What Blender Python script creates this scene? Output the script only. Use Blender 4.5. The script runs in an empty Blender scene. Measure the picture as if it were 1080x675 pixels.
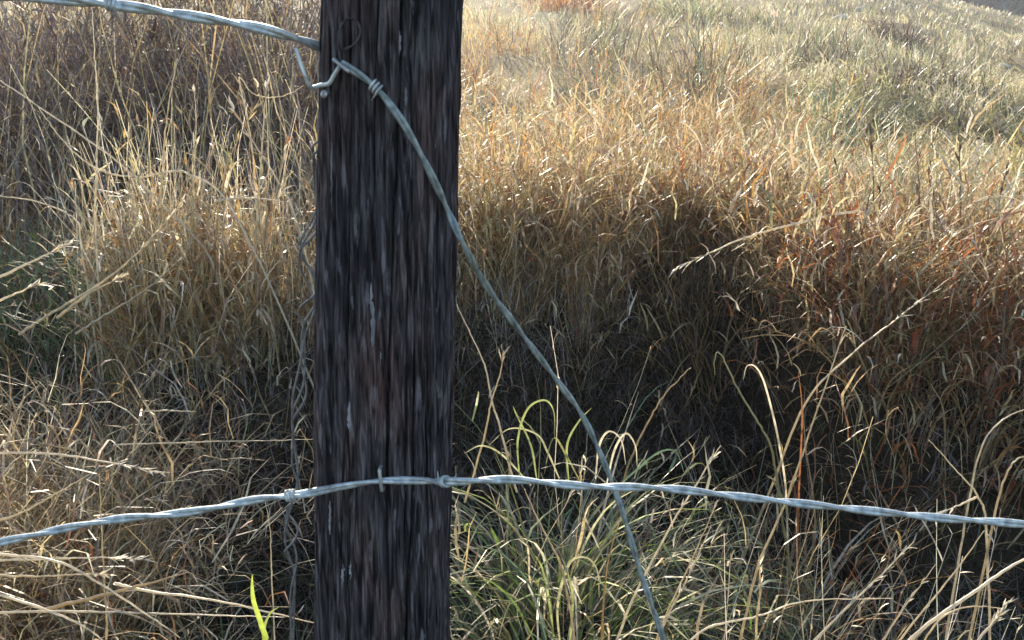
import bpy, math
import numpy as np
from mathutils import Vector

# ------------------------------------------------------------------ camera, sky, sun, exposure
scn = bpy.context.scene
COL = scn.collection
CAM_Z, PITCH, FPX = 1.2, math.radians(12.0), 900.0
cam_d = bpy.data.cameras.new("camera"); cam = bpy.data.objects.new("camera", cam_d); COL.objects.link(cam)
cam.location = (0, 0, CAM_Z); cam.rotation_euler = (math.pi/2 - PITCH, 0, 0)
cam_d.sensor_width = 36.0; cam_d.lens = 36.0*FPX/1080.0
cam_d.clip_start = 0.02; cam_d.clip_end = 2000
cam_d.dof.use_dof = True; cam_d.dof.focus_distance = 1.9; cam_d.dof.aperture_fstop = 20.0
scn.camera = cam

SUN_EL, SUN_AZ = math.radians(31.0), math.radians(-14.0)      # azimuth from +y towards +x; the sun stands behind the fence
w = bpy.data.worlds.new("World"); scn.world = w; w.use_nodes = True
nt = w.node_tree; nt.nodes.clear()
sky = nt.nodes.new("ShaderNodeTexSky"); sky.sky_type = 'NISHITA'; sky.sun_disc = False
sky.sun_elevation = SUN_EL; sky.sun_rotation = SUN_AZ; sky.air_density = 1.0; sky.dust_density = 0.6
bg = nt.nodes.new("ShaderNodeBackground"); bg.inputs[1].default_value = 0.11
wo = nt.nodes.new("ShaderNodeOutputWorld")
nt.links.new(sky.outputs[0], bg.inputs[0]); nt.links.new(bg.outputs[0], wo.inputs[0])
sd = bpy.data.lights.new("sun", 'SUN'); sd.energy = 5.0; sd.angle = math.radians(0.53); sd.color = (1.0, 0.91, 0.78)
sun = bpy.data.objects.new("sun", sd); COL.objects.link(sun)
sdir = Vector((math.sin(SUN_AZ)*math.cos(SUN_EL), math.cos(SUN_AZ)*math.cos(SUN_EL), math.sin(SUN_EL)))
sun.rotation_euler = sdir.to_track_quat('Z', 'Y').to_euler(); sun.location = sdir*30
vs = scn.view_settings
vs.view_transform = 'Standard'; vs.look = 'None'; vs.gamma = 1.0; vs.exposure = 1.18
vs.use_curve_mapping = False
scn.cycles.max_bounces = 8; scn.cycles.transparent_max_bounces = 4
scn.cycles.diffuse_bounces = 4; scn.cycles.transmission_bounces = 4; scn.cycles.glossy_bounces = 2

rng = np.random.default_rng(7)
U = lambda a, b, n: rng.uniform(a, b, n)

# ------------------------------------------------------------------ helpers
def pix(px, py, Y):
    """photo pixel -> point on the ray at distance Y along +y"""
    dx, dy = (px-540.0)/FPX, (337.5-py)/FPX
    d = np.array([dx, math.cos(PITCH)+dy*math.sin(PITCH), -math.sin(PITCH)+dy*math.cos(PITCH)])
    return d*(Y/d[1]) + np.array([0, 0, CAM_Z])

def hash2(i, j, s):
    h = np.sin(i*127.1 + j*311.7 + s*74.7)*43758.5453
    return h-np.floor(h)
def vnoise(x, y, s=0):
    x = np.asarray(x, float); y = np.asarray(y, float)
    i, j = np.floor(x), np.floor(y); f, g = x-i, y-j
    f = f*f*(3-2*f); g = g*g*(3-2*g)
    return (hash2(i, j, s)*(1-f)+hash2(i+1, j, s)*f)*(1-g)+(hash2(i, j+1, s)*(1-f)+hash2(i+1, j+1, s)*f)*g
def sstep(a, b, x):
    t = np.clip((x-a)/(b-a), 0, 1); return t*t*(3-2*t)

def H(x, y):
    """height of the ground"""
    x = np.asarray(x, float); y = np.asarray(y, float)
    a = x/np.maximum(y, 3.0)
    slope = 0.205-0.045*sstep(0.38, 0.60, a)
    s = np.maximum(0, np.minimum(y, 46)-3.3)
    hill = slope*s*s/(s+0.9)
    hill = hill-0.10*np.maximum(0, y-46)
    hill = np.maximum(hill, -6)
    foot, top = bank(x)
    foot = foot+.10*(vnoise(x*3.1, y*0, 21)-.5)
    face = top*sstep(0, .34, y-foot)                       # the bank behind the fence, its face turned to the camera
    bump = 0.10*(vnoise(x*1.1, y*1.1, 1)-.5) + 0.06*(vnoise(x*4.5, y*4.5, 3)-.5) + 0.3*(vnoise(x*.23, y*.23, 2)-.5)*sstep(4, 9, y)
    ditch = -0.18*np.exp(-((y-1.9)/.75)**2)+.36*np.exp(-(((x-.10)/.24)**2+((y-1.74)/.2)**2))+.16*np.exp(-(((x+1.1)/.35)**2+((y-1.75)/.3)**2))
    return hill+bump+ditch+face
def bank(x):
    foot = 2.25+.40*sstep(-.85, -.5, x)+.38*sstep(.22, .42, x)-1.0*sstep(.78, 1.0, x)
    top = .54+.0*sstep(-.4, 0, x)+.10*sstep(.2, .5, x)-.02*sstep(.75, 1.0, x)
    return foot, top

def tag(o, label=None, cat=None, group=None, kind=None):
    if label: o["label"] = label
    if cat: o["category"] = cat
    if group: o["group"] = group
    if kind: o["kind"] = kind
    return o
def empty(name, loc):
    o = bpy.data.objects.new(name, None); o.location = loc; o.empty_display_size = .05
    COL.objects.link(o); return o
def mesh_np(name, V, F, mat, parent=None, C=None, smooth=False):
    """V (n,3), F (m,k) of equal-sided faces"""
    V = np.ascontiguousarray(V, np.float32); F = np.ascontiguousarray(F, np.int32)
    if parent is not None: V = V-np.array(parent.location, np.float32)
    me = bpy.data.meshes.new(name)
    me.vertices.add(len(V)); me.vertices.foreach_set("co", V.ravel())
    m, k = F.shape
    me.loops.add(m*k); me.loops.foreach_set("vertex_index", F.ravel())
    me.polygons.add(m); me.polygons.foreach_set("loop_start", np.arange(0, m*k, k, dtype=np.int32))
    me.polygons.foreach_set("use_smooth", np.full(m, smooth))
    me.update(calc_edges=True)
    if C is not None:
        at = me.color_attributes.new("tint", 'FLOAT_COLOR', 'POINT')
        c4 = np.ones((len(V), 4), np.float32); c4[:, :3] = C
        at.data.foreach_set("color", c4.ravel())
    me.materials.append(mat)
    o = bpy.data.objects.new(name, me); COL.objects.link(o)
    if parent is not None: o.parent = parent
    return o

# ------------------------------------------------------------------ materials
def new_mat(name):
    m = bpy.data.materials.new(name); m.use_nodes = True; m.node_tree.nodes.clear(); return m, m.node_tree.nodes, m.node_tree.links
def plant_mat(name, trans=0.45, gloss=0.07, rough=0.4, grain=60.0, spread=0.35):
    m, N, L = new_mat(name)
    at = N.new("ShaderNodeAttribute"); at.attribute_name = "tint"
    tc = N.new("ShaderNodeTexCoord"); no = N.new("ShaderNodeTexNoise"); no.inputs["Scale"].default_value = grain; no.inputs["Detail"].default_value = 3
    L.new(tc.outputs["Object"], no.inputs["Vector"])
    mr = N.new("ShaderNodeMapRange"); mr.inputs[1].default_value = .3; mr.inputs[2].default_value = .7
    mr.inputs[3].default_value = 1-spread; mr.inputs[4].default_value = 1+spread
    L.new(no.outputs[0], mr.inputs[0])
    mx = N.new("ShaderNodeMix"); mx.data_type = 'RGBA'; mx.blend_type = 'MULTIPLY'; mx.inputs[0].default_value = 1
    L.new(at.outputs["Color"], mx.inputs[6]); L.new(mr.outputs[0], mx.inputs[7])
    c = mx.outputs[2]
    d = N.new("ShaderNodeBsdfDiffuse"); t = N.new("ShaderNodeBsdfTranslucent"); g = N.new("ShaderNodeBsdfGlossy")
    L.new(c, d.inputs[0]); L.new(c, t.inputs[0]); g.inputs[0].default_value = (1, .96, .9, 1); g.inputs["Roughness"].default_value = rough
    a = N.new("ShaderNodeMixShader"); a.inputs[0].default_value = trans; L.new(d.outputs[0], a.inputs[1]); L.new(t.outputs[0], a.inputs[2])
    b = N.new("ShaderNodeMixShader"); b.inputs[0].default_value = gloss; L.new(a.outputs[0], b.inputs[1]); L.new(g.outputs[0], b.inputs[2])
    o = N.new("ShaderNodeOutputMaterial"); L.new(b.outputs[0], o.inputs[0])
    return m
M_GRASS = plant_mat("dry_grass")
M_GREEN = plant_mat("green_grass", .5, .055, .4)
M_STALK = plant_mat("dry_stalk", .68, .16, .35, 90, .2)
M_BRUSH = plant_mat("brown_brush", .25, .05, .5)

def ramp(N, stops):
    r = N.new("ShaderNodeValToRGB"); e = r.color_ramp.elements
    while len(e) < len(stops): e.new(.5)
    for k, (p, c) in enumerate(stops): e[k].position = p; e[k].color = (*c, 1)
    return r
def soil_mat():
    m, N, L = new_mat("earth_and_thatch")
    tc = N.new("ShaderNodeTexCoord")
    n1 = N.new("ShaderNodeTexNoise"); n1.inputs["Scale"].default_value = 0.9; n1.inputs["Detail"].default_value = 8
    n2 = N.new("ShaderNodeTexNoise"); n2.inputs["Scale"].default_value = 35; n2.inputs["Detail"].default_value = 6
    L.new(tc.outputs["Object"], n1.inputs[0]); L.new(tc.outputs["Object"], n2.inputs[0])
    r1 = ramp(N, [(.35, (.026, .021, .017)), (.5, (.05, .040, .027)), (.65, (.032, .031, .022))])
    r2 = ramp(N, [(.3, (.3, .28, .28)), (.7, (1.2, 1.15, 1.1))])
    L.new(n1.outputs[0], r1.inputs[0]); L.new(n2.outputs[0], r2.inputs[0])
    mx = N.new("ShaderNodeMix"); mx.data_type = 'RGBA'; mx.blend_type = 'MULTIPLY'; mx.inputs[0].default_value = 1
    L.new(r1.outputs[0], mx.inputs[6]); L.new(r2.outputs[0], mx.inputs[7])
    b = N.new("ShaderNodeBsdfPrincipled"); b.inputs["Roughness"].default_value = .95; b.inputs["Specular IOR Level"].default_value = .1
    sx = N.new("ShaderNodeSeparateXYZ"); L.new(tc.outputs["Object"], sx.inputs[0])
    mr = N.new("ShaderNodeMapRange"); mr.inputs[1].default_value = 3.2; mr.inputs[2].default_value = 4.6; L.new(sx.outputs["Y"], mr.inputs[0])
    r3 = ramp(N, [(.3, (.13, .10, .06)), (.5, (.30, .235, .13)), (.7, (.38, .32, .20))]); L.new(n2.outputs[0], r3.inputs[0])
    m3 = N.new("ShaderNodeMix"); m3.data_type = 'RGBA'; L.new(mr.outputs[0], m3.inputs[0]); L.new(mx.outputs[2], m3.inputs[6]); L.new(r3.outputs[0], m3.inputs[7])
    L.new(m3.outputs[2], b.inputs["Base Color"])
    bp = N.new("ShaderNodeBump"); bp.inputs["Strength"].default_value = .8; bp.inputs["Distance"].default_value = .04
    L.new(n2.outputs[0], bp.inputs["Height"]); L.new(bp.outputs[0], b.inputs["Normal"])
    o = N.new("ShaderNodeOutputMaterial"); L.new(b.outputs[0], o.inputs[0]); return m
M_SOIL = soil_mat()

def wood_mat():
    m, N, L = new_mat("weathered_wood")
    tc = N.new("ShaderNodeTexCoord")
    def noise(sc, scale, det=4, dist=0):
        mp = N.new("ShaderNodeMapping"); mp.inputs["Scale"].default_value = sc
        L.new(tc.outputs["Object"], mp.inputs[0])
        n = N.new("ShaderNodeTexNoise"); n.inputs["Scale"].default_value = scale; n.inputs["Detail"].default_value = det
        n.inputs["Distortion"].default_value = dist
        L.new(mp.outputs[0], n.inputs[0]); return n.outputs[0]
    grain = noise((1, 1, .085), 240, 9, .8)
    broad = noise((1, 1, .3), 18, 6)
    fleck = noise((1, 1, .17), 140, 5, .2)
    r = ramp(N, [(.35, (.008, .007, .008)), (.45, (.044, .037, .038)), (.55, (.086, .073, .076)), (.68, (.19, .172, .178))])
    L.new(grain, r.inputs[0])
    r2 = ramp(N, [(.3, (.45, .48, .6)), (.52, (1, 1, 1)), (.70, (1.6, 1.15, 1.0))])
    L.new(broad, r2.inputs[0])
    mx = N.new("ShaderNodeMix"); mx.data_type = 'RGBA'; mx.blend_type = 'MULTIPLY'; mx.inputs[0].default_value = 1
    L.new(r.outputs[0], mx.inputs[6]); L.new(r2.outputs[0], mx.inputs[7])
    fr = ramp(N, [(.61, (0, 0, 0)), (.67, (.8, .8, .8))]); L.new(fleck, fr.inputs[0])
    m2 = N.new("ShaderNodeMix"); m2.data_type = 'RGBA'; L.new(fr.outputs[0], m2.inputs[0]); L.new(mx.outputs[2], m2.inputs[6]); m2.inputs[7].default_value = (.24, .225, .24, 1)
    b = N.new("ShaderNodeBsdfPrincipled"); b.inputs["Roughness"].default_value = .85; b.inputs["Specular IOR Level"].default_value = .25
    L.new(m2.outputs[2], b.inputs["Base Color"])
    bp = N.new("ShaderNodeBump"); bp.inputs["Strength"].default_value = 1.0; bp.inputs["Distance"].default_value = .006
    L.new(grain, bp.inputs["Height"]); L.new(bp.outputs[0], b.inputs["Normal"])
    o = N.new("ShaderNodeOutputMaterial"); L.new(b.outputs[0], o.inputs[0]); return m
M_WOOD = wood_mat()
def pale_wood():
    m, N, L = new_mat("bare_silver_wood")
    tc = N.new("ShaderNodeTexCoord"); mp = N.new("ShaderNodeMapping"); mp.inputs["Scale"].default_value = (1, 1, .1)
    n = N.new("ShaderNodeTexNoise"); n.inputs["Scale"].default_value = 260
    L.new(tc.outputs["Object"], mp.inputs[0]); L.new(mp.outputs[0], n.inputs[0])
    r = ramp(N, [(.3, (.16, .155, .165)), (.7, (.42, .41, .43))]); L.new(n.outputs[0], r.inputs[0])
    b = N.new("ShaderNodeBsdfPrincipled"); b.inputs["Roughness"].default_value = .8; L.new(r.outputs[0], b.inputs["Base Color"])
    o = N.new("ShaderNodeOutputMaterial"); L.new(b.outputs[0], o.inputs[0]); return m
M_PALE = pale_wood()
def metal_mat(name, c0, c1, met, rough):
    m, N, L = new_mat(name)
    tc = N.new("ShaderNodeTexCoord"); n = N.new("ShaderNodeTexNoise"); n.inputs["Scale"].default_value = 120; n.inputs["Detail"].default_value = 5
    L.new(tc.outputs["Object"], n.inputs[0]); r = ramp(N, [(.35, c0), (.65, c1)]); L.new(n.outputs[0], r.inputs[0])
    b = N.new("ShaderNodeBsdfPrincipled"); b.inputs["Metallic"].default_value = met; b.inputs["Roughness"].default_value = rough
    L.new(r.outputs[0], b.inputs["Base Color"])
    bp = N.new("ShaderNodeBump"); bp.inputs["Strength"].default_value = .25; bp.inputs["Distance"].default_value = .001
    L.new(n.outputs[0], bp.inputs["Height"]); L.new(bp.outputs[0], b.inputs["Normal"])
    o = N.new("ShaderNodeOutputMaterial"); L.new(b.outputs[0], o.inputs[0]); return m
M_WIRE = metal_mat("galvanised_steel", (.40, .44, .43), (.80, .86, .85), .45, .5)
M_OLDWIRE = metal_mat("dull_grey_wire", (.16, .165, .17), (.30, .31, .31), .3, .65)
M_RUSTY = metal_mat("rusted_wire", (.045, .04, .04), (.12, .10, .095), .3, .7)
M_DULL = metal_mat("dull_zinc", (.20, .235, .225), (.46, .51, .49), .35, .6)
M_STAPLE = metal_mat("staple_steel", (.40, .42, .42), (.6, .6, .58), .6, .45)
M_STONE = metal_mat("pale_stone", (.42, .40, .36), (.62, .58, .52), 0, .9)

# ------------------------------------------------------------------ ribbons (blades of grass) and tubes
PAL = dict(
    straw=(.58, .45, .23), pale=(.70, .60, .41), tan=(.48, .32, .15), orange=(.52, .29, .095), rust=(.36, .14, .055), bleached=(.78, .70, .54), redleaf=(.36, .12, .055), fresh=(.34, .37, .13),
    brown=(.17, .105, .06), dark=(.075, .052, .038), grey=(.20, .17, .145), green=(.13, .19, .05), lime=(.36, .42, .10),
    olive=(.24, .23, .085), teal=(.11, .17, .10), sage=(.47, .44, .24), umber=(.10, .065, .045), mauve=(.17, .13, .13))
def pick(weights, n, jit=.22):
    k = list(weights); p = np.array([weights[q] for q in k], float); p /= p.sum()
    c = np.array([PAL[q] for q in k])[rng.choice(len(k), n, p=p)]
    return c*(1+U(-jit, jit, (n, 1)))*(1+U(-.08, .08, (n, 3)))

class Rib:
    def __init__(s): s.V = []; s.F = []; s.C = []; s.n = 0
    def path(s, base, L, az, lean, curl, S, wig):
        n = len(L); t = np.linspace(0, 1, S+1)
        tm = (t[:-1]+t[1:])/2
        th = lean[:, None]+curl[:, None]*tm[None]**1.3
        st = (L/S)[:, None]
        r = np.concatenate([np.zeros((n, 1)), np.cumsum(np.sin(th)*st, 1)], 1)
        z = np.concatenate([np.zeros((n, 1)), np.cumsum(np.cos(th)*st, 1)], 1)
        a = wig*L; ph = U(0, 6.28, n); fr = U(.6, 1.5, n)
        lat = a[:, None]*(np.sin(6.28*fr[:, None]*t[None]+ph[:, None])-np.sin(ph)[:, None])
        ca, sa = np.cos(az)[:, None], np.sin(az)[:, None]
        P = np.stack([r*ca-lat*sa, r*sa+lat*ca, z], 2)+base[:, None, :]
        return P, t
    def blades(s, base, L, az, lean, curl, wid, col, S=5, wig=.02, tip=.12, belly=True, twist=1.2):
        n = len(L)
        if n == 0: return None
        P, t = s.path(base, L, az, lean, curl, S, wig)
        prof = (np.minimum(1, .55+1.6*t)*(1-t**2.2)+tip*t) if belly else (1-t*(1-tip))
        hw = .5*wid[:, None]*prof[None]
        sa = az[:, None]+math.pi/2+U(-.7, .7, n)[:, None]+(U(-twist, twist, n)[:, None])*t[None]
        sv = np.stack([np.cos(sa), np.sin(sa), U(-.25, .25, n)[:, None]+0*t[None]], 2)*hw[:, :, None]
        V = np.stack([P-sv, P+sv], 2).reshape(-1, 3)
        k = np.arange(S)*2
        f = np.stack([k, k+1, k+3, k+2], 1)
        F = (np.arange(n)[:, None, None]*(2*(S+1))+f[None]).reshape(-1, 4)+s.n
        s.V.append(V); s.F.append(F); s.C.append(np.repeat(col, 2*(S+1), 0)); s.n += len(V)
        return P
    def build(s, name, mat, parent=None):
        return mesh_np(name, np.concatenate(s.V), np.concatenate(s.F), mat, parent, np.concatenate(s.C))

def ground_pts(x, y): return np.stack([x, y, H(x, y)-.01], 1)
def bits(r, P, per, lo, hi, L, wid, pal, curl=(.2, 2.4), lean=(.05, 1.1), S=4):
    """short curled leaves and fragments along the stems P (n, S+1, 3)"""
    if P is None: return
    n = len(P)*per; idx = np.repeat(np.arange(len(P)), per)
    u = U(lo, hi, n)*(P.shape[1]-1); k = np.minimum(u.astype(int), P.shape[1]-2); f = (u-k)[:, None]
    b = P[idx, k]*(1-f)+P[idx, k+1]*f
    r.blades(b, U(*L, n), U(0, 6.28, n), U(*lean, n), U(*curl, n), U(*wid, n), pick(pal, n), S=S, wig=.04)
def stand(r, x, y, hgt, pal, palleaf, per=6, lean=(.0, .3), curl=(0, .5), wid=(.0028, .006), leafL=(.06, .26), leafW=(.004, .011), lo=.25, hi=1.0, S=6):
    n = len(x)
    P = r.blades(ground_pts(x, y), hgt, U(0, 6.28, n), U(*lean, n), U(*curl, n), U(*wid, n), pick(pal, n), S=S, wig=.026, belly=False, tip=.35)
    bits(r, P, per, lo, hi, leafL, leafW, palleaf)
    return P
def catmull(P, m=10):
    P = np.asarray(P, float)
    if len(P) == 2: return P[0]+(P[1]-P[0])*np.linspace(0, 1, m+1)[:, None]
    Q = np.concatenate([[2*P[0]-P[1]], P, [2*P[-1]-P[-2]]]); out = []
    t = np.linspace(0, 1, m, endpoint=False)[:, None]
    for i in range(1, len(Q)-2):
        a, b, c, d = Q[i-1:i+3]
        out.append(.5*((2*b)+(c-a)*t+(2*a-5*b+4*c-d)*t*t+(3*b-a-3*c+d)*t**3))
    out.append(P[-1][None]); return np.concatenate(out)
def tube_geo(P, R, sides=6):
    P = np.asarray(P, float); n = len(P); R = np.broadcast_to(R, (n,))
    T = np.gradient(P, axis=0); T /= np.linalg.norm(T, axis=1)[:, None]+1e-12
    ref = np.array([.13, .97, .2]) if abs(T[:, 1]).mean() < .8 else np.array([1., .1, .05])
    A = np.cross(T, ref); A /= np.linalg.norm(A, axis=1)[:, None]; B = np.cross(T, A)
    an = np.arange(sides)*2*math.pi/sides
    V = (P[:, None]+R[:, None, None]*(A[:, None]*np.cos(an)[None, :, None]+B[:, None]*np.sin(an)[None, :, None])).reshape(-1, 3)
    i = np.arange(n-1)[:, None]*sides; j = np.arange(sides)[None]; j2 = (j+1) % sides
    F = np.stack([i+j, i+j2, i+sides+j2, i+sides+j], 2).reshape(-1, 4)
    # close both ends
    V = np.concatenate([V, [P[0]], [P[-1]]]); c0, c1 = n*sides, n*sides+1
    e0 = np.stack([np.arange(sides), np.full(sides, c0), np.full(sides, c0), (np.arange(sides)+1) % sides], 1)
    return V, F, (c0, c1)
def tube(name, P, R, mat, parent=None, sides=6, col=None):
    V, F, _ = tube_geo(P, R, sides)
    C = None if col is None else np.tile(np.asarray(col), (len(V), 1))
    return mesh_np(name, V, F, mat, parent, C, smooth=True)
def merge(parts):
    V = []; F = []; n = 0
    for v, f in parts: V.append(v); F.append(f+n); n += len(v)
    return np.concatenate(V), np.concatenate(F)

# ------------------------------------------------------------------ ground
def make_ground():
    u = np.linspace(-1, 1, 231); v = np.linspace(0, 1, 261)
    gx = 90*np.sign(u)*(.08*np.abs(u)+.92*np.abs(u)**3)
    gy = -14+16*np.minimum(v/.15, 1)*.88+ (lambda q: 130*(.06*q+.94*q**2.2))(np.maximum(0, (v-.15)/.85))
    X, Y = np.meshgrid(gx, gy)
    V = np.stack([X, Y, H(X, Y)], 2).reshape(-1, 3)
    nx, ny = len(gx), len(gy)
    i = (np.arange(ny-1)[:, None]*nx+np.arange(nx-1)[None]).ravel()
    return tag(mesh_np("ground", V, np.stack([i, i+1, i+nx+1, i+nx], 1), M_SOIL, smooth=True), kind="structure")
make_ground()

# ------------------------------------------------------------------ meadow on the hillside (nobody could count it)
def hill_grass():
    r = Rib()
    n = 100000
    y = np.exp(U(math.log(3.5), math.log(47.5), n)); a = U(-.85, .85, n); x = a*y
    zone = vnoise(x*.55+3, y*.35, 5)*.55+vnoise(x*1.7, y*1.1, 6)*.45
    dens = vnoise(x*1.3, y*.8, 9)
    keep = (dens > (.22+.3*rng.random(n))*(1-.5*sstep(.15, .4, a)))
    keep &= ~((a < -.16) & (y < 6.5) & (rng.random(n) < .8))
    x, y, a, zone = x[keep], y[keep], a[keep], zone[keep]; n = len(x)
    col = np.empty((n, 3))
    # rust and tan close to the fence and left, paler straw and sage over the open slope to the right
    shift = zone+.34*sstep(.16, .38, a)+.16*sstep(5, 10, y)-.10*sstep(6, 3.5, y)*sstep(.4, .2, a)
    c1 = pick(dict(orange=3, tan=4, rust=1.2, straw=2.5, brown=1), n); c2 = pick(dict(straw=5, tan=2, pale=2, olive=1), n)
    c3 = pick(dict(sage=6, pale=4, straw=1.2, olive=.8, bleached=1), n)
    s = shift+U(-.12, .12, n)
    col[:] = np.where((s < .47)[:, None], c1, np.where((s < .6)[:, None], c2, c3))
    dk = (vnoise(x*1.5+9, y*.9+4, 81)*.6+vnoise(x*4.1, y*2.3, 82)*.4 > .60) & (y > 4.5) & (a > .05)
    col[dk] = pick(dict(sage=1, teal=2, grey=2, umber=2.5, olive=3), int(dk.sum()))
    tall = np.where(s < .5, 1.0, .62)*(1-.35*sstep(8, 30, y))
    clp = vnoise(x*2.6, y*1.9, 15); L = U(.35, .8, n)*tall*(.35+1.15*clp**1.3)*(1-.3*sstep(.2, .45, a))*np.where(dk, 1.5, 1)
    wid = np.maximum(U(.004, .010, n), U(.6, 1.3, n)*y/FPX)
    P = r.blades(ground_pts(x, y), L, 12.6*vnoise(x*.55, y*.4, 17)+rng.normal(0, .9, n), U(.02, .45, n)+.8*sstep(.55, .8, vnoise(x*1.1+5, y*.7, 18)), U(0, 1.5, n), wid, col, S=4, wig=.03)
    # curled fragments for the nearer part
    m = y < 10
    Pn = P[m]; k = len(Pn)
    n2 = k; idx = rng.permutation(k)[:n2]; tt = rng.integers(1, 4, n2)
    wl = np.maximum(.004, U(.9, 2.2, n2)*y[m][idx]/FPX)
    r.blades(Pn[idx, tt], U(.07, .22, n2), U(0, 6.28, n2), U(.2, 1.5, n2), U(.8, 2.4, n2), wl, col[m][idx]*U(.75, 1.3, (n2, 1)), S=3, wig=.04)
    tag(r.build("meadow_grass", M_GRASS), "dry straw and rust coloured meadow grass covering the slope", "grass", kind="stuff")
hill_grass()

# ------------------------------------------------------------------ tall stands of dry grass beyond the fence
WARM = dict(orange=1.2, tan=2.5, straw=3.5, rust=.5, pale=2, grey=3, mauve=2.5)  # grey and mauve put the cool shade among the stems into their colour
WARMLEAF = dict(orange=2, tan=3, straw=4.5, pale=3.5, rust=.7, olive=.6)
RUSTY = dict(rust=2, brown=1.5, tan=2.5, straw=2, orange=1, olive=.8, grey=2.5, mauve=2)  # grey and mauve stems again carry painted cool shade
def box(n, x0, x1, y0, y1): return U(x0, x1, n), U(y0, y1, n)

def clump_xy(n, x0, x1, y0, y1, k=40, s=.07):
    cx, cy = box(k, x0, x1, y0, y1); i = rng.integers(0, k, n)
    return cx[i]+rng.normal(0, s, n), cy[i]+rng.normal(0, s, n)
def on_bank(n, x0, x1, d0, d1, k=60, s=.07):
    """clumps set back d0..d1 from the lip of the bank"""
    cx, cd = box(k, x0, x1, d0, d1); i = rng.integers(0, k, n); global HK
    HK = (U(.35, 1.0, k)+.65*(vnoise(cx*3.2, cd*2, 71)))[i]*U(.75, 1.15, n)
    x = cx[i]+rng.normal(0, s, n); d = np.maximum(cd[i]+rng.normal(0, s, n), -.08)
    q = vnoise(x*5.5+2, d*3.5, 77)*.65+vnoise(x*13, d*9, 78)*.35 > .40        # gaps between the clumps
    HK = (HK*(.7+.6*vnoise(x*5.5+2, d*3.5, 77)))[q]
    return x[q], bank(x[q])[0]+.26+d[q]
def centre_stand():
    r = Rib()
    x, y = on_bank(3600, -.42, .36, .02, .75, 60, .05)
    stand(r, x, y, U(.25, .56, len(x))*HK, WARM, WARMLEAF, 4, lean=(0, .45), curl=(0, .7), lo=.5, leafL=(.05, .22), leafW=(.003, .011))
    x, y = on_bank(2700, .25, .95, .04, .7, 50, .05)
    stand(r, x, y, U(.2, .5, len(x))*HK, WARM, WARMLEAF, 4, lean=(0, .45), curl=(0, .7), lo=.5, leafL=(.05, .22), leafW=(.003, .011))
    x, y = clump_xy(1500, -.3, 1.2, 3.7, 5.4, 60)
    stand(r, x, y, U(.3, .7, len(x)), WARM, WARMLEAF, 4, lo=.3)
    return tag(r.build("tall_grass", M_GRASS), "tall orange and straw grass stand right of the post, tops lit by sun", "grass", kind="stuff")
centre_stand()
def left_stand():
    r = Rib()
    x, y = on_bank(3600, -1.2, -.36, .0, .7, 46, .05)
    stand(r, x, y, U(.25, .58, len(x))*HK, dict(orange=1.5, tan=2, straw=4, pale=3, grey=2.5, mauve=2), WARMLEAF, 4, lean=(0, .4), curl=(0, .6), lo=.4, leafL=(.05, .22), leafW=(.003, .011))  # stem greys and mauves paint cool shade below the golden leaves
    x, y = on_bank(460, -1.3, -.36, .0, .8, 40)
    stand(r, x, y, U(.4, .85, len(x)), dict(straw=3, pale=5, bleached=1), WARMLEAF, 2, lean=(0, .25), curl=(0, .25), leafL=(.03, .1))
    x, y = box(500, -2.2, -1.2, 2.5, 3.4)
    stand(r, x, y, U(.15, .4, len(x)), dict(green=3, teal=2, olive=2, brown=2), dict(green=3, teal=2, brown=2, olive=1), 3, lean=(.1, .8))
    return tag(r.build("tall_grass", M_GRASS), "golden stand of tall dry grass left of the post", "grass", kind="stuff")
left_stand()
def right_stand():
    r = Rib()
    x, y = on_bank(3200, .86, 2.0, .05, .75, 70, .05)
    stand(r, x, y, U(.22, .5, len(x))*HK, RUSTY, dict(rust=3, tan=3, straw=3, olive=1, pale=2.5, brown=1), 4, lean=(0, .45), curl=(0, .7), lo=.2, leafL=(.05, .22), leafW=(.004, .012))
    x, y = on_bank(90, .84, 1.5, .0, .25, 14, .05)
    stand(r, x, y, U(.25, .5, len(x)), dict(rust=1), dict(rust=5, orange=1, redleaf=3), 8, leafL=(.06, .16), leafW=(.006, .016), lo=.1)
    x, y = clump_xy(1000, .95, 2.4, 2.9, 4.2, 40)
    stand(r, x, y, U(.25, .55, len(x)), dict(olive=1, straw=2, tan=1, sage=3, rust=.6), dict(olive=1, straw=2, tan=1, sage=3, pale=3, rust=.7), 5)
    return tag(r.build("tall_grass", M_GRASS), "rust brown stand of dry grass on the right above dark hollow", "grass", kind="stuff")
right_stand()
def tangle(r, n, x0, x1, d0, d1, hL, pal, wid=(.0022, .0042)):
    x = U(x0, x1, n); y = bank(x)[0]+.26+U(d0, d1, n); b = ground_pts(x, y); b[:, 2] += U(0, .25, n)
    P = r.blades(b, U(*hL, n), U(0, 6.28, n), U(.15, 1.25, n), U(-.3, .9, n), U(*wid, n), pick(pal, n), S=6, wig=.02, belly=False, tip=.35)
    bits(r, P, 2, .5, 1, (.03, .14), (.003, .008), pal, curl=(.5, 2.8))
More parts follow.
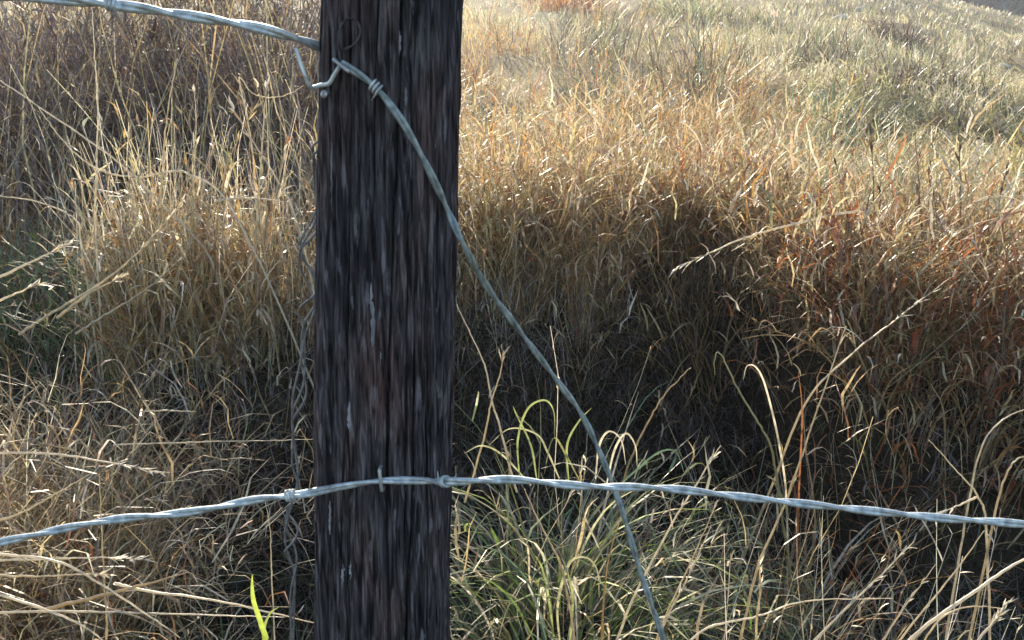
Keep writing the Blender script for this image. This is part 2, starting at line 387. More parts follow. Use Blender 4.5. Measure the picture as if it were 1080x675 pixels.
def stem_tangle():
    r = Rib()
    tangle(r, 420, -.42, .45, -.12, .5, (.2, .5), dict(bleached=3, pale=4, straw=3, tan=1))
    tangle(r, 300, .3, .95, -.1, .5, (.2, .5), dict(bleached=1, pale=3, straw=3, tan=2, grey=1))
    tangle(r, 380, .82, 1.9, -.1, .5, (.2, .5), dict(bleached=2, pale=3, straw=3, tan=2, rust=2, olive=1))
    tangle(r, 380, -1.4, -.36, -.12, .6, (.2, .55), dict(bleached=3, pale=4, straw=3, tan=1))
    n = 260; x, y = U(-2.4, -.7, n), U(3.2, 4.4, n)
    P = r.blades(ground_pts(x, y), U(.5, 1.1, n), U(0, 6.28, n), U(.1, .9, n), U(0, .8, n), U(.004, .006, n), pick(dict(grey=3, pale=3, mauve=2, bleached=1), n), S=6, wig=.02, belly=False, tip=.35)
    bits(r, P, 3, .4, 1, (.04, .14), (.004, .008), dict(grey=2, pale=2, mauve=2))
    return tag(r.build("stem_tangle", M_GRASS), "loose criss-crossing broken stems along the edge of the tall grass", "stems", kind="stuff")
stem_tangle()
def pale_stems():
    r = Rib()
    n = 75; x, y = U(.2, 1.0, n), U(.98, 1.35, n)
    P = r.blades(ground_pts(x, y), U(.42, .74, n), rng.normal(.2, .6, n), U(.15, .6, n), U(-.1, .3, n), U(.002, .0034, n), pick(dict(bleached=3, pale=3, straw=2), n), S=7, wig=.01, belly=False, tip=.3)
    bits(r, P, 4, .55, 1, (.012, .04), (.002, .004), dict(bleached=2, pale=2, straw=1), curl=(0, .8), lean=(.2, 1.2))
    n = 60; x, y = U(-1.1, -.6, n), U(.98, 1.35, n)
    P = r.blades(ground_pts(x, y), U(.45, .75, n), rng.normal(-.1, .5, n), U(.5, .9, n), U(.1, .6, n), U(.002, .0034, n), pick(dict(bleached=3, pale=3, straw=2), n), S=7, wig=.01, belly=False, tip=.3)
    bits(r, P, 4, .55, 1, (.012, .04), (.002, .004), dict(bleached=2, pale=2, straw=1), curl=(0, .8), lean=(.2, 1.2))
    return tag(r.build("pale_stems", M_GRASS), "thin bleached stems fanning up in the shade along the picture's bottom", "stems", kind="stuff")
pale_stems()
def bank_weeds():
    r = Rib(); n = 3000                                    # dead stems and roots hanging on the face of the bank
    x = U(-1.4, 1.9, n); x = x[(x < .9) | (rng.random(n) < .35)]; n = len(x); y = bank(x)[0]+U(-.12, .28, n)
    b = ground_pts(x, y)
    P = r.blades(b, U(.15, .5, n), U(-2.6, -.5, n), U(.1, .9, n), U(.2, 1.8, n), U(.002, .004, n), pick(dict(umber=2, brown=1, grey=4, mauve=5, teal=1), n), S=5, wig=.03, belly=False, tip=.3)
    bits(r, P, 2, .3, 1, (.04, .14), (.003, .005), dict(umber=2, mauve=4, grey=3, dark=2))
    return tag(r.build("bank_weeds", M_BRUSH), "grey-brown dead stems hanging on the dark face of the bank", "weeds", kind="stuff")
bank_weeds()

# thicket behind the left stand, its shade put into dark stem colours
def thicket():
    r = Rib()
    n = 5200
    y = U(4.4, 7.6, n); x = U(-.95, -.15, n)*y
    hg = U(.5, 1.25, n)*(.45+.95*vnoise(x*1.6, y*1.2, 61))
    P = r.blades(ground_pts(x, y), hg, U(0, 6.28, n), U(0, .35, n), U(0, .7, n), U(.006, .014, n), pick(dict(mauve=4, umber=3, brown=3, grey=3), n), S=5, wig=.03, belly=False, tip=.4)
    bits(r, P, 6, .2, 1, (.06, .24), (.008, .02), dict(mauve=4, umber=2.5, brown=3, grey=3, tan=1.4, straw=.4), S=3)
    n = 850
    y = U(3.5, 6.5, n); x = U(-.95, -.17, n)*y
    P = r.blades(ground_pts(x, y), U(.9, 1.7, n), U(0, 6.28, n), U(0, .4, n), U(0, .6, n), U(.007, .011, n), pick(dict(grey=4, tan=2, mauve=3, straw=2.5, pale=1), n), S=5, wig=.03, belly=False, tip=.4)
    bits(r, P, 3, .4, 1, (.05, .2), (.006, .012), dict(grey=3, tan=2, straw=1.5), S=3)
    return tag(r.build("shade_brown_thicket", M_BRUSH), "thicket of dead weeds, coloured dark brown for shade, behind the golden grass on the left", "thicket", kind="stuff")
thicket()

# straw lodged at the left, and low grass in the shaded hollow
def lodged_straw():
    r = Rib()
    n = 1500
    x, y = clump_xy(n, -1.5, -.98, 1.5, 2.1, 50)
    stand(r, x, y, U(.5, .85, n), dict(straw=4, pale=4, tan=3, brown=1.5), dict(straw=3, tan=3, pale=2, brown=2, rust=.6), 6, lean=(.1, .8), curl=(.3, 1.4), lo=.3, wid=(.002, .004), leafW=(.002, .006))
    n = 360
    x, y = clump_xy(n, -1.1, -.80, 1.05, 1.5, 40)
    b = ground_pts(x, y)
    P = r.blades(b, U(.3, .55, n), U(-1.6, 1.6, n), U(.1, .6, n), U(.5, 1.5, n), U(.002, .0045, n), pick(dict(straw=4, pale=4, tan=2, rust=.5), n), S=7, wig=.012, belly=False, tip=.4)
    bits(r, P, 3, .3, 1, (.05, .16), (.0025, .005), dict(straw=3, pale=2, tan=3, rust=.8))
    return tag(r.build("lodged_straw", M_GRASS), "tangle of bent pale straw at the left edge, above and below the wire", "straw", kind="stuff")
lodged_straw()
def hollow_grass():
    r = Rib()
    n = 8000
    x, y = U(-1.6, 1.9, n), U(.9, 3.0, n); k = (y > 1.55) | (rng.random(n) < .4); x, y = x[k], y[k]; n = len(x)
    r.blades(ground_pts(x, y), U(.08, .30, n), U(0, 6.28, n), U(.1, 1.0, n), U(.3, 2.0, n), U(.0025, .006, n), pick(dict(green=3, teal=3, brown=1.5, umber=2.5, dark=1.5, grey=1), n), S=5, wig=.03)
    n = 1500                                            # fallen dead stems, nearly level
    x, y = U(-1.4, 1.8, n), U(1.5, 3.0, n); b = ground_pts(x, y); b[:, 2] += U(.0, .14, n)
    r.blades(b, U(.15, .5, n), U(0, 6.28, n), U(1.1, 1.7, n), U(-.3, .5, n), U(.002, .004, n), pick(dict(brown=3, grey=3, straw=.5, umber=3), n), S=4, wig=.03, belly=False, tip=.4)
    n = 2600
    x, y = U(.3, 1.4, n), U(1.25, 2.1, n)
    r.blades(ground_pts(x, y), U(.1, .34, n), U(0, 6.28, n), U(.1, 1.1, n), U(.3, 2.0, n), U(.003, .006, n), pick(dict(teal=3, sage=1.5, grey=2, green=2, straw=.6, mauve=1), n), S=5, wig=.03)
    n = 260
    x, y = U(.12, 1.3, n), U(1.7, 2.7, n)
    r.blades(ground_pts(x, y), U(.3, .62, n), U(0, 6.28, n), U(.1, .9, n), U(-.2, 1.0, n), U(.0025, .004, n), pick(dict(grey=3, pale=2, sage=2, tan=1.5, bleached=1), n), S=6, wig=.025, belly=False, tip=.3)
    return tag(r.build("undergrowth", M_GRASS), "low green and brown undergrowth in the shaded hollow", "undergrowth", kind="stuff")
hollow_grass()

# ------------------------------------------------------------------ the fence post
PY = 0.82
def make_post():
    t0 = pix(414, 0, PY); b0 = pix(403.5, 675, PY)
    def axis(z):
        f = (z-b0[2])/(t0[2]-b0[2])
        return b0[0]+(t0[0]-b0[0])*f, PY+0*z
    def rad(z):
        f = (z-b0[2])/(t0[2]-b0[2]); return .0695+(.0620-.0695)*f
    gz = float(H(b0[0], PY))
    base = (float(axis(gz)[0]), PY, gz)
    root = empty("fence_post", base)
    tag(root, "thick dark weathered wooden fence post with vertical cracks, standing in the foreground", "fence post")
    nt_, nz = 900, 220
    th = np.linspace(0, 2*math.pi, nt_, endpoint=False); z = np.linspace(gz-.25, 1.62, nz)
    TH, Z = np.meshgrid(th, z)
    R = rad(Z)*(1+.0*TH)
    q = np.abs(np.cos(TH))**2.6+np.abs(np.sin(TH))**2.6
    R = R*q**(-1/2.6)*.985                                # round log, flattened a little
    R += .007*(vnoise(TH*2.2, Z*3.5, 11)-.5)+.0030*(vnoise(TH*14, Z*6, 12)-.5)+.0028*(vnoise(TH*45, Z*12, 13)-.5)+.0016*(vnoise(TH*30, Z*60, 14)-.5)
    cr = np.random.default_rng(3)
    for k in range(110):
        t = cr.uniform(0, 2*math.pi); zc = cr.uniform(gz, 1.6); zl = cr.uniform(.05, .40); dp = cr.uniform(.003, .015); wd = cr.uniform(.007, .018)
        tt = t+.05*np.sin(Z*cr.uniform(3, 9)+cr.uniform(0, 6))+.02*(vnoise(Z*30, Z*0, k)-.5)
        d = np.abs((TH-tt+math.pi) % (2*math.pi)-math.pi)
        R -= dp*np.exp(-(d/wd)**2)*np.exp(-((Z-zc)/zl)**4)
    # the long open split down the left flank
    zs = pix(338, 285, PY)[2]
    tt = math.radians(201)+.015*np.sin(Z*11)
    d = np.abs((TH-tt+math.pi) % (2*math.pi)-math.pi)
    R -= .026*np.exp(-(d/(.03+.06*sstep(zs, zs-.35, Z)))**4)*sstep(zs+.02, zs-.10, Z)
    ax, ay = axis(Z)
    V = np.stack([ax+R*np.cos(TH), ay+R*np.sin(TH), Z], 2).reshape(-1, 3)
    i = np.arange(nz-1)[:, None]*nt_; j = np.arange(nt_)[None]; j2 = (j+1) % nt_
    F = np.stack([i+j, i+j2, i+nt_+j2, i+nt_+j], 2).reshape(-1, 4)
    # sawn top
    top0 = (nz-1)*nt_; V = np.concatenate([V, [[float(axis(1.62)[0]), PY, 1.616]]]); c = len(V)-1
    jj = np.arange(nt_); cap = np.stack([top0+jj, top0+(jj+1) % nt_, np.full(nt_, c), np.full(nt_, c)], 1)
    F = np.concatenate([F, cap[::1]])
    mesh_np("shaft", V, F, M_WOOD, root, smooth=True)
    return root, axis, rad
post, PAX, PRAD = make_post()
def on_post(px, py, proud=.0):
    """point of the pixel's ray on the front of the post"""
    lo, hi = .5, PY
    for _ in range(40):
        m = (lo+hi)/2; p = pix(px, py, m); ax, ay = PAX(p[2]); rr = PRAD(p[2])*.985+proud
        d = (abs(p[0]-ax)**2.6+abs(p[1]-ay)**2.6)**(1/2.6)
        if d > rr: lo = m
        else: hi = m
    return pix(px, py, lo)
def staple(px, py, hpx, ang=0.0):
    a = on_post(px-math.sin(ang)*hpx/2, py-math.cos(ang)*hpx/2, .002); b = on_post(px+math.sin(ang)*hpx/2, py+math.cos(ang)*hpx/2, .002)
    out = np.array([0, -1., 0]); inn = -out
    P = [a+inn*.008, a+out*.007, a*.8+b*.2+out*.0095, a*.2+b*.8+out*.0095, b+out*.007, b+inn*.008]
    tube("staple", catmull(P, 6), .0017, M_STAPLE, post, 8)
staple(403, 503, 22, .12); staple(362, 70, 20, .9)
def nail(px, py):
    p = on_post(px, py, .001); out = np.array([-.5, -1, .25]); out /= np.linalg.norm(out)
    P = np.array([p-out*.01, p+out*.004, p+out*.0042, p+out*.006, p+out*.0066])
    tube("nail", P, np.array([.0014, .0014, .0036, .0036, .0012]), M_STAPLE, post, 10)
nail(346, 101)
def sliver(px, py0, py1, wpx, seed):
    g = np.random.default_rng(seed); n = 12; L = []; Rr = []; F = []
    for k in range(n+1):
        f = k/n; y = py0+(py1-py0)*f; hw = wpx/2*math.sin(math.pi*min(max(f, .04), .96))**.6*(1+g.uniform(-.4, .4)); c = px+g.uniform(-.5, .5)
        L += [on_post(c-hw, y, .0008), on_post(c, y, .0028), on_post(c+hw, y, .0008)]
    V = np.array(L)
    for k in range(n):
        for m in range(2):
            i = 3*k+m; F.append([i, i+1, i+4, i+3])
    mesh_np("sliver", V, np.array(F), M_PALE, post, smooth=True)
for s in [(393, 318, 366, 5), (391, 298, 330, 3), (369, 424, 456, 6.5), (421, 32, 58, 4), (401, 370, 388, 3), (350, 150, 225, 3), (362, 594, 622, 4.5), (370, 590, 612, 3.5), (348, 528, 564, 3), (428, 92, 112, 2.5)]:
    sliver(*s, seed=int(s[0]))

# ------------------------------------------------------------------ wires
def resample(P, step):
    P = catmull(P, 24); d = np.concatenate([[0], np.cumsum(np.linalg.norm(np.diff(P, axis=0), axis=1))])
    s = np.arange(0, d[-1], step)
    return np.stack([np.interp(s, d, P[:, k]) for k in range(3)], 1), s
def frame(P):
    T = np.gradient(P, axis=0); T /= np.linalg.norm(T, axis=1)[:, None]
    A = np.cross(T, [.05, .9, .35]); A /= np.linalg.norm(A, axis=1)[:, None]
    return T, A, np.cross(T, A)
def twisted(root, pts, r=.0022, off=.0018, pitch=.125, step=.004, mat=M_WIRE, mats=None, wob=0.0):
    P, s = resample(pts, step)
    if wob: P = P+wob*(np.stack([vnoise(s*25, s*0, 31), vnoise(s*25, s*0, 32), vnoise(s*25, s*0, 33)], 1)-.5)
    T, A, B = frame(P)
    for k in range(2):
        ph = 2*math.pi*s/pitch+k*math.pi+3.2*vnoise(s*7, s*0, 90)
        Q = P+off*(A*np.cos(ph)[:, None]+B*np.sin(ph)[:, None])
        tube("strand", Q, r, mat, root, 8)
    return P, T, A, B
def barb(root, at, T, seed, prong=.010):
    g = np.random.default_rng(seed)
    A = np.cross(T, [.1, .9, .3]); A /= np.linalg.norm(A); B = np.cross(T, A)
    t = np.linspace(0, 1, 40); ang = 2*math.pi*2.4*t+g.uniform(0, 6)
    P = at+T*((t-.5)*.0085)[:, None]+.0046*(A*np.cos(ang)[:, None]+B*np.sin(ang)[:, None])
    def tang(i): return -A*math.sin(ang[i])+B*math.cos(ang[i])
    P = np.concatenate([[P[0]-tang(0)*prong], P, [P[-1]+tang(-1)*prong]])
    R = np.full(len(P), .0012); R[0] = R[-1] = .0003
    tube("barb", P, R, M_WIRE, root, 6)
def nearest(P, p): return int(np.argmin(((P-p)**2).sum(1)))
WY = .735
def mk_wire(name, label, pts, barbs, cat="barbed wire", **kw):
    root = empty(name, pts[len(pts)//2]); tag(root, label, cat)
    P, T, A, B = twisted(root, pts, **kw)
    for k, b in enumerate(barbs):
        i = nearest(P, b); barb(root, P[i], T[i], 10+k)
    return root
wf = lambda px, py: on_post(px, py, .006)
low = [pix(-420, 690, WY+.03), pix(-160, 606, WY), pix(0, 572, WY), pix(60, 559, WY), pix(120, 548, WY), pix(200, 540, WY), pix(270, 527, WY), pix(320, 521, WY-.012), wf(362, 513), wf(403, 507), wf(450, 507), pix(482, 508, WY-.015), pix(540, 506, WY), pix(620, 513, WY), pix(700, 515, WY), pix(790, 525, WY), pix(900, 537, WY), pix(1000, 547, WY), pix(1080, 553, WY), pix(1300, 575, WY), pix(1500, 590, WY+.02)]
mk_wire("barbed_wire", "pale twisted barbed wire stapled across the lower part of the post", low, [pix(315, 522, WY), pix(479, 508, WY), pix(-120, 597, WY), pix(1240, 568, WY)])
up = [pix(-420, -10, WY+.05), pix(-160, -8, WY+.03), pix(20, -3, WY+.03), pix(90, 2, WY+.03), pix(150, 9, WY+.03), pix(200, 17, WY+.03), pix(260, 27, WY+.035), pix(300, 37, WY+.04), pix(331, 47, WY+.06), pix(343, 52, PY-.01)]
mk_wire("barbed_wire", "bright twisted wire at the top left, running into the left side of the post", up, [pix(118, 5, WY+.03)], r=.0027, off=.0021)
loose = [wf(360, 67), wf(378, 78), wf(398, 94), wf(420, 122), wf(440, 155), wf(460, 195), wf(474, 226), pix(489, 258, .76), pix(512, 300, .80), pix(545, 345, .83), pix(585, 398, .86), pix(615, 440, .87), pix(640, 495, .87), pix(658, 545, .86), pix(676, 605, .85), pix(700, 675, .84), pix(735, 790, .84)]
lw = mk_wire("loose_wire", "slack grey-green wire slanting from upper staple across the post down to the right", loose, [wf(396, 92)], cat="wire", pitch=.10, mat=M_DULL, r=.0020, off=.0016)
tube("bent_end", catmull([wf(360, 67), wf(352, 80), wf(347, 88), pix(338, 90, .77), pix(328, 92, .765), pix(322, 80, .76), pix(316, 64, .76), pix(312, 51, .76)], 8), .0019, M_WIRE, lw, 8)
tube("curled_tail", catmull([wf(360, 66), wf(357, 50), wf(358, 32), wf(366, 20), wf(376, 22), wf(380, 34), wf(374, 46), wf(364, 52)], 8), .0009, M_RUSTY, lw, 8)
# old netting wire, twisted into open loops, hanging beside the post
def hanging():
    cpts = [pix(349, 96, .80), pix(340, 140, .84), pix(333, 190, .87), pix(328, 250, .875), pix(324, 310, .88), pix(319, 380, .88), pix(313, 450, .885), pix(309, 520, .89), pix(307, 590, .89), pix(310, 680, .90), pix(312, 800, .9)]
    root = empty("hanging_wire", cpts[-1]); tag(root, "dull grey old wire twisted in open loops, hanging down along left side of post", "wire")
    P, s = resample(cpts, .003); T, A, B = frame(P)
    loop = .0015+.011*vnoise(s*17, s*0, 41)**1.5
    for k in range(3):
        ph = 2*math.pi*s/.11+k*2.1+7*vnoise(s*7, s*0, 50+k)
        Q = P+loop[:, None]*(A*np.cos(ph)[:, None]*1.15+B*np.sin(ph)[:, None])
        tube("strand", Q, .0012, M_OLDWIRE, root, 6)
    return root
hanging()

# ------------------------------------------------------------------ tufts and tussocks one can point at
def tuft(name, label, cat, x, y, n, L, wid, pal, lean=(.05, .9), curl=(.8, 2.2), rad=.08, mat=None, stems=0, group=None, bit=0, S=8, z=0):
    base = (x, y, float(H(x, y))-.01+z); root = empty(name, base); tag(root, label, cat, group)
    r = Rib(); bx = x+rng.normal(0, rad, n); by = y+rng.normal(0, rad, n)
    b = ground_pts(bx, by); b[:, 2] += z
    out = np.arctan2(by-y, bx-x)+U(-1.0, 1.0, n)
    P = r.blades(b, U(*L, n), out, U(*lean, n), U(*curl, n), U(*wid, n), pick(pal, n), S=S, wig=.02)
    if bit: bits(r, P, bit, .3, 1, (.05, .18), (wid[0], wid[1]), pal)
    tag(r.build("blades", mat or M_GRASS, root), kind="stuff")
    if stems:
        q = Rib(); bx = x+rng.normal(0, rad, stems); by = y+rng.normal(0, rad, stems); b = ground_pts(bx, by)
        Q = q.blades(b, U(L[0], L[1], stems)*1.25, U(0, 6.28, stems), U(.05, .5, stems), U(0, .5, stems), np.full(stems, .003), pick(dict(straw=3, pale=3, brown=1), stems), S=6, belly=False, tip=.4)
        bits(q, Q, 4, .6, 1, (.02, .06), (.002, .004), dict(straw=2, pale=2, tan=2))
        tag(q.build("dead_stems", M_GRASS, root), kind="stuff")
    return root
GREEN = dict(green=3, lime=2, olive=2, teal=2, sage=1)
TY = dict(lime=2, green=2, olive=2, pale=2.5, sage=3, straw=1.5, brown=1, teal=1)
g1 = tuft("grass_tuft", "sunlit yellow-green grass tuft right of post, just above the lower wire", "grass tuft", .10, 1.74, 340, (.28, .60), (.003, .008), TY, (.0, .5), (.9, 2.6), .13, M_GREEN, 12, bit=1)
g2 = tuft("grass_tuft", "smaller green tuft below the wire beside the slack wire's lower end", "grass tuft", .085, 1.42, 130, (.32, .55), (.005, .010), GREEN, (.0, .7), (.8, 2.2), .07, M_GREEN, 6)
tuft("grass_tuft", "dim blue-green drooping tuft right of the sunlit tuft, in the hollow's shade", "grass tuft", .40, 1.9, 200, (.4, .66), (.003, .006), dict(teal=4, green=3, sage=1), (.1, .8), (1.0, 2.2), .10, M_GREEN)
tuft("grass_tuft", "dark green tuft at the bottom against right edge of the post", "grass tuft", -.06, 1.35, 120, (.3, .52), (.004, .007), dict(green=4, teal=3, sage=1), (.1, .8), (.8, 2.0), .07, M_GREEN)
def arch(root, pts, Y, wpx, col, name="leaf"):
    P = catmull([pix(px, py, Y+dy) for px, py, dy in pts], 6)
    n = len(P); t = np.linspace(0, 1, n); T = np.gradient(P, axis=0); T /= np.linalg.norm(T, axis=1)[:, None]
    S = np.cross(T, [.25, 1, .1]); S /= np.linalg.norm(S, axis=1)[:, None]; U2 = np.cross(T, S)
    hw = .5*wpx*Y/FPX*np.minimum(1, .5+2*t)*(1-.9*t**2.5)
    V = np.stack([P-S*hw[:, None], P+U2*(hw*.35)[:, None], P+S*hw[:, None]], 1).reshape(-1, 3)
    k = np.arange(n-1)*3
    F = np.concatenate([np.stack([k+m, k+m+1, k+m+4, k+m+3], 1) for m in range(2)])
    return mesh_np(name, V, F, M_GREEN, root, np.tile(np.array(PAL[col])*1.0, (len(V), 1)), smooth=True)
for pts, col in [
    ([(548, 505, 0), (546, 465, -.02), (556, 432, -.04), (574, 422, -.05), (584, 434, -.05), (585, 462, -.06)], "fresh"),
    ([(566, 505, 0), (560, 470, 0), (545, 438, .02), (541, 428, .02)], "fresh"),
    ([(600, 510, 0), (598, 470, 0), (610, 445, 0), (624, 430, 0)], "fresh"),
    ([(628, 505, 0), (632, 470, 0), (642, 455, -.03), (655, 464, -.05), (660, 490, -.06)], "pale"),
    ([(640, 510, 0), (648, 475, 0), (660, 457, -.03), (670, 470, -.05), (672, 492, -.06)], "pale"),
    ([(590, 505, 0), (578, 478, 0), (566, 458, .02), (538, 452, .03), (515, 470, .02)], "sage"),
    ([(560, 512, 0), (530, 480, 0), (508, 470, 0), (490, 478, -.02)], "sage"),
    ([(612, 508, 0), (596, 478, 0), (586, 462, 0), (580, 470, -.03), (574, 500, -.05)], "olive"),
    ([(650, 515, 0), (690, 480, 0), (712, 476, -.02), (722, 500, -.04)], "teal")]:
    arch(g1, pts, 1.62, 2.6, col)
for pts, col in [
    ([(592, 690, 0), (588, 640, 0), (600, 595, -.02), (618, 588, -.04), (630, 602, -.05), (632, 630, -.06)], "sage"),
    ([(585, 690, 0), (580, 640, 0), (572, 600, 0), (560, 580, 0)], "fresh"),
    ([(600, 690, 0), (604, 630, 0), (598, 600, 0), (606, 582, 0)], "fresh"),
    ([(570, 690, 0), (545, 640, 0), (520, 615, -.02), (500, 612, -.04)], "green"),
    ([(580, 690, 0), (560, 620, 0), (530, 585, -.02), (505, 575, -.03)], "teal")]:
    arch(g2, pts, 1.40, 3.2, col)
tuft("grass_tuft", "dim grey-green tuft in the shade under the wire, left of the post", "grass tuft", -.50, 1.55, 200, (.2, .45), (.003, .007), dict(green=3, teal=3, sage=2, olive=1), (.1, .9), (.6, 2.0), .14, M_GREEN)
tuft("grass_tuft", "dark green tuft at far left between seed stalks and matted straw", "grass tuft", -1.12, 2.15, 200, (.3, .55), (.004, .008), dict(green=3, teal=3, olive=1), (.1, .9), (.6, 2.0), .12, M_GREEN)
bl = empty("green_sprout", pix(281, 690, .97)); tag(bl, "bright yellow-green grass sprout with one broad blade, bottom left of the post", "grass sprout")
PAL["acid"] = (.44, .52, .09)
arch(bl, [(300, 820, .02), (283, 690, 0), (276, 660, 0), (268, 636, -.01), (266, 620, -.01), (266, 606, -.01)], .97, 8.5, "acid", "leaf")
arch(bl, [(296, 830, .02), (281, 700, .005), (278, 668, .01), (284, 648, .015), (294, 640, .02)], .98, 4.5, "lime", "leaf")

# rusty and pale leafed clumps on the right
for (px, py, Y, n, L, pal, lab) in [
    (850, 430, 1.95, 90, (.35, .75), dict(rust=3, tan=3, pale=2, straw=2), "rust red clump with one pale hooked leaf at the hollow's right side"),
    (930, 330, 2.35, 80, (.3, .5), dict(rust=2, straw=3, tan=3, olive=1), "tan and reddish grass clump on the bank right of the pale hooked leaf"),
    (1035, 320, 2.35, 70, (.3, .5), dict(tan=3, straw=3, brown=2, orange=1), "brown grass clump by the right edge above the dark gap"),
    (760, 225, 3.2, 130, (.6, .95), dict(orange=3, tan=3, straw=3), "orange grass clump at the top of the dark hollow")]:
    p = pix(px, py, Y)
    tuft("grass_clump", lab, "grass clump", float(p[0]), Y, n, L, (.003, .008), pal, (.0, .55), (.4, 2.4), .07, M_GRASS, 8, bit=3)
c1 = bpy.data.objects["grass_clump"]
for pts, col in [
    ([(830, 690, .12), (830, 540, .05), (822, 470, 0), (808, 410, -.02), (798, 388, -.04), (788, 386, -.05), (784, 400, -.05)], "pale"),
    ([(842, 690, .12), (842, 540, .05), (846, 440, 0), (842, 392, 0)], "rust")]:
    arch(c1, pts, 1.9, 2.4, col)

# tussocks and stones on the open slope
def ground_hit(px, py):
    for Y in np.exp(np.linspace(math.log(2.5), math.log(60), 900)):
        p = pix(px, py, Y)
        if p[2] < H(p[0], p[1]): return p
    return pix(px, py, 45)
for (px, py, sc, pal, lab) in [
    (862, 128, 1.0, dict(teal=3, sage=4, green=1), "grey-green tussock in the middle of the pale slope"),
    (985, 96, 1.0, dict(grey=3, umber=2, sage=2), "wide low dark tussock on the slope near the right edge"),
    (945, 92, 1.0, dict(grey=2, umber=2, sage=1.5), "dark tussock adjoining the left of the wide low one"),
    (945, 42, .9, dict(grey=3, umber=2), "small grey-brown tussock just under the pale stones"),
    (890, 75, .9, dict(grey=2, sage=2, umber=1), "dull tussock above the grey-green one on the slope"),
    (1010, 140, .8, dict(umber=2, olive=2, grey=1), "little dark tussock below the wide low one"),
    (730, 20, 1.2, dict(green=1, sage=3, olive=2), "olive green tussock high on the slope at the top edge"),
    (600, 12, 1.2, dict(rust=4, orange=2), "reddish clump at the top edge right of the post")]:
    p = ground_hit(px, py); k = sc*math.sqrt(p[1]/7)
    tuft("tussock", lab, "tussock", float(p[0]), float(p[1]), 300, (.2*k, .46*k), (.007*k, .016*k), pal, (.1, 1.0), (.4, 1.6), .2*k, M_GRASS, S=4)
def stone(px, py, s, lab):
    p = ground_hit(px, py); x, y = float(p[0]), float(p[1]); s *= y/FPX
    n, m = 16, 10; g = np.random.default_rng(int(px))
    th, ph = np.meshgrid(np.linspace(0, 2*math.pi, n, endpoint=False), np.linspace(.05, math.pi-.05, m))
    rr = s*(1+.5*(vnoise(np.cos(th)*2+px, np.sin(th)*2+ph*1.6, 3)-.5))
    V = np.stack([x+1.2*rr*np.sin(ph)*np.cos(th), y+.9*rr*np.sin(ph)*np.sin(th), H(x, y)+.25+.6*rr*np.cos(ph)], 2).reshape(-1, 3)
    V[:, 2] -= .25-.3*s
    i = np.arange(m-1)[:, None]*n; j = np.arange(n)[None]; j2 = (j+1) % n
    o = mesh_np("stone", V, np.stack([i+j, i+j2, i+n+j2, i+n+j], 2).reshape(-1, 4), M_STONE, smooth=True)
    tag(o, lab, "stone", "pale stones on the slope")
stone(885, 22, 6, "pale stone high on the slope, the left one of the upper pair")
stone(908, 12, 5, "pale stone high on the slope, the right one of the upper pair")
stone(1058, 72, 5, "pale stone showing in grass near the right edge, below the dark far trees")

# ------------------------------------------------------------------ single stalks (in front of or out of the mass)
def stalk(label, pts, Y, wpx, col="pale", seed=0, root_down=False, name="grass_stalk", cat="grass stalk", nodes=0, Y2=None, group=None):
    m = len(pts); Ys = np.linspace(Y, Y if Y2 is None else Y2, m)
    P = np.array([pix(a, b, q) for (a, b), q in zip(pts, Ys)])
    if root_down:                                          # carry the foot on down into the ground
        e = P[0]; d = P[0]-P[1]; d /= np.linalg.norm(d); h = e[2]-float(H(e[0], e[1]))
        d = d*.45+np.array([0, .0, -1])*.55; d /= np.linalg.norm(d)
        f = e+d*h/max(.2, -d[2]); P = np.concatenate([[[f[0], f[1], float(H(f[0], f[1]))-.01]], [e+d*h*.4], P])
    P = catmull(P, 8); n = len(P); t = np.linspace(0, 1, n)
    g = np.random.default_rng(abs(hash2(pts[0][0], pts[0][1], 1)*1e6).astype(int))
    P = P+g.normal(0, .00035, P.shape)*Y
    r = .46*wpx*Y/FPX*(1.1-.8*t**1.5)
    for q in range(nodes): r = r*(1+.7*np.exp(-((t-g.uniform(.3, .95))/.012)**2))
    root = empty(name, P[0]); tag(root, label, cat, group)
    c = np.array(PAL[{'pale': 'bleached', 'straw': 'pale', 'tan': 'straw'}.get(col, col)])*g.uniform(.85, 1.1)
    tube("stem", P, r, M_STALK, root, 6, c)
    if seed:
        q = Rib(); ns = seed; k = (n-1)*g.uniform(.72, 1.0, ns); i = np.minimum(k.astype(int), n-2)
        b = P[i]+(P[i+1]-P[i])*(k-i)[:, None]; T = P[-1]-P[int(n*.7)]
        az = math.atan2(T[1], T[0])+g.uniform(-.9, .9, ns); le = math.acos(max(-1, min(1, T[2]/np.linalg.norm(T))))+g.uniform(-.5, .5, ns)
        q.blades(b, g.uniform(.010, .024, ns)*Y/1.3, az, le, g.uniform(-.3, .5, ns), g.uniform(.003, .006, ns)*Y/1.3, np.tile(c*1.05, (ns, 1)), S=3)
        tag(q.build("seed_head", M_GRASS, root), kind="stuff")
    return root
D = True
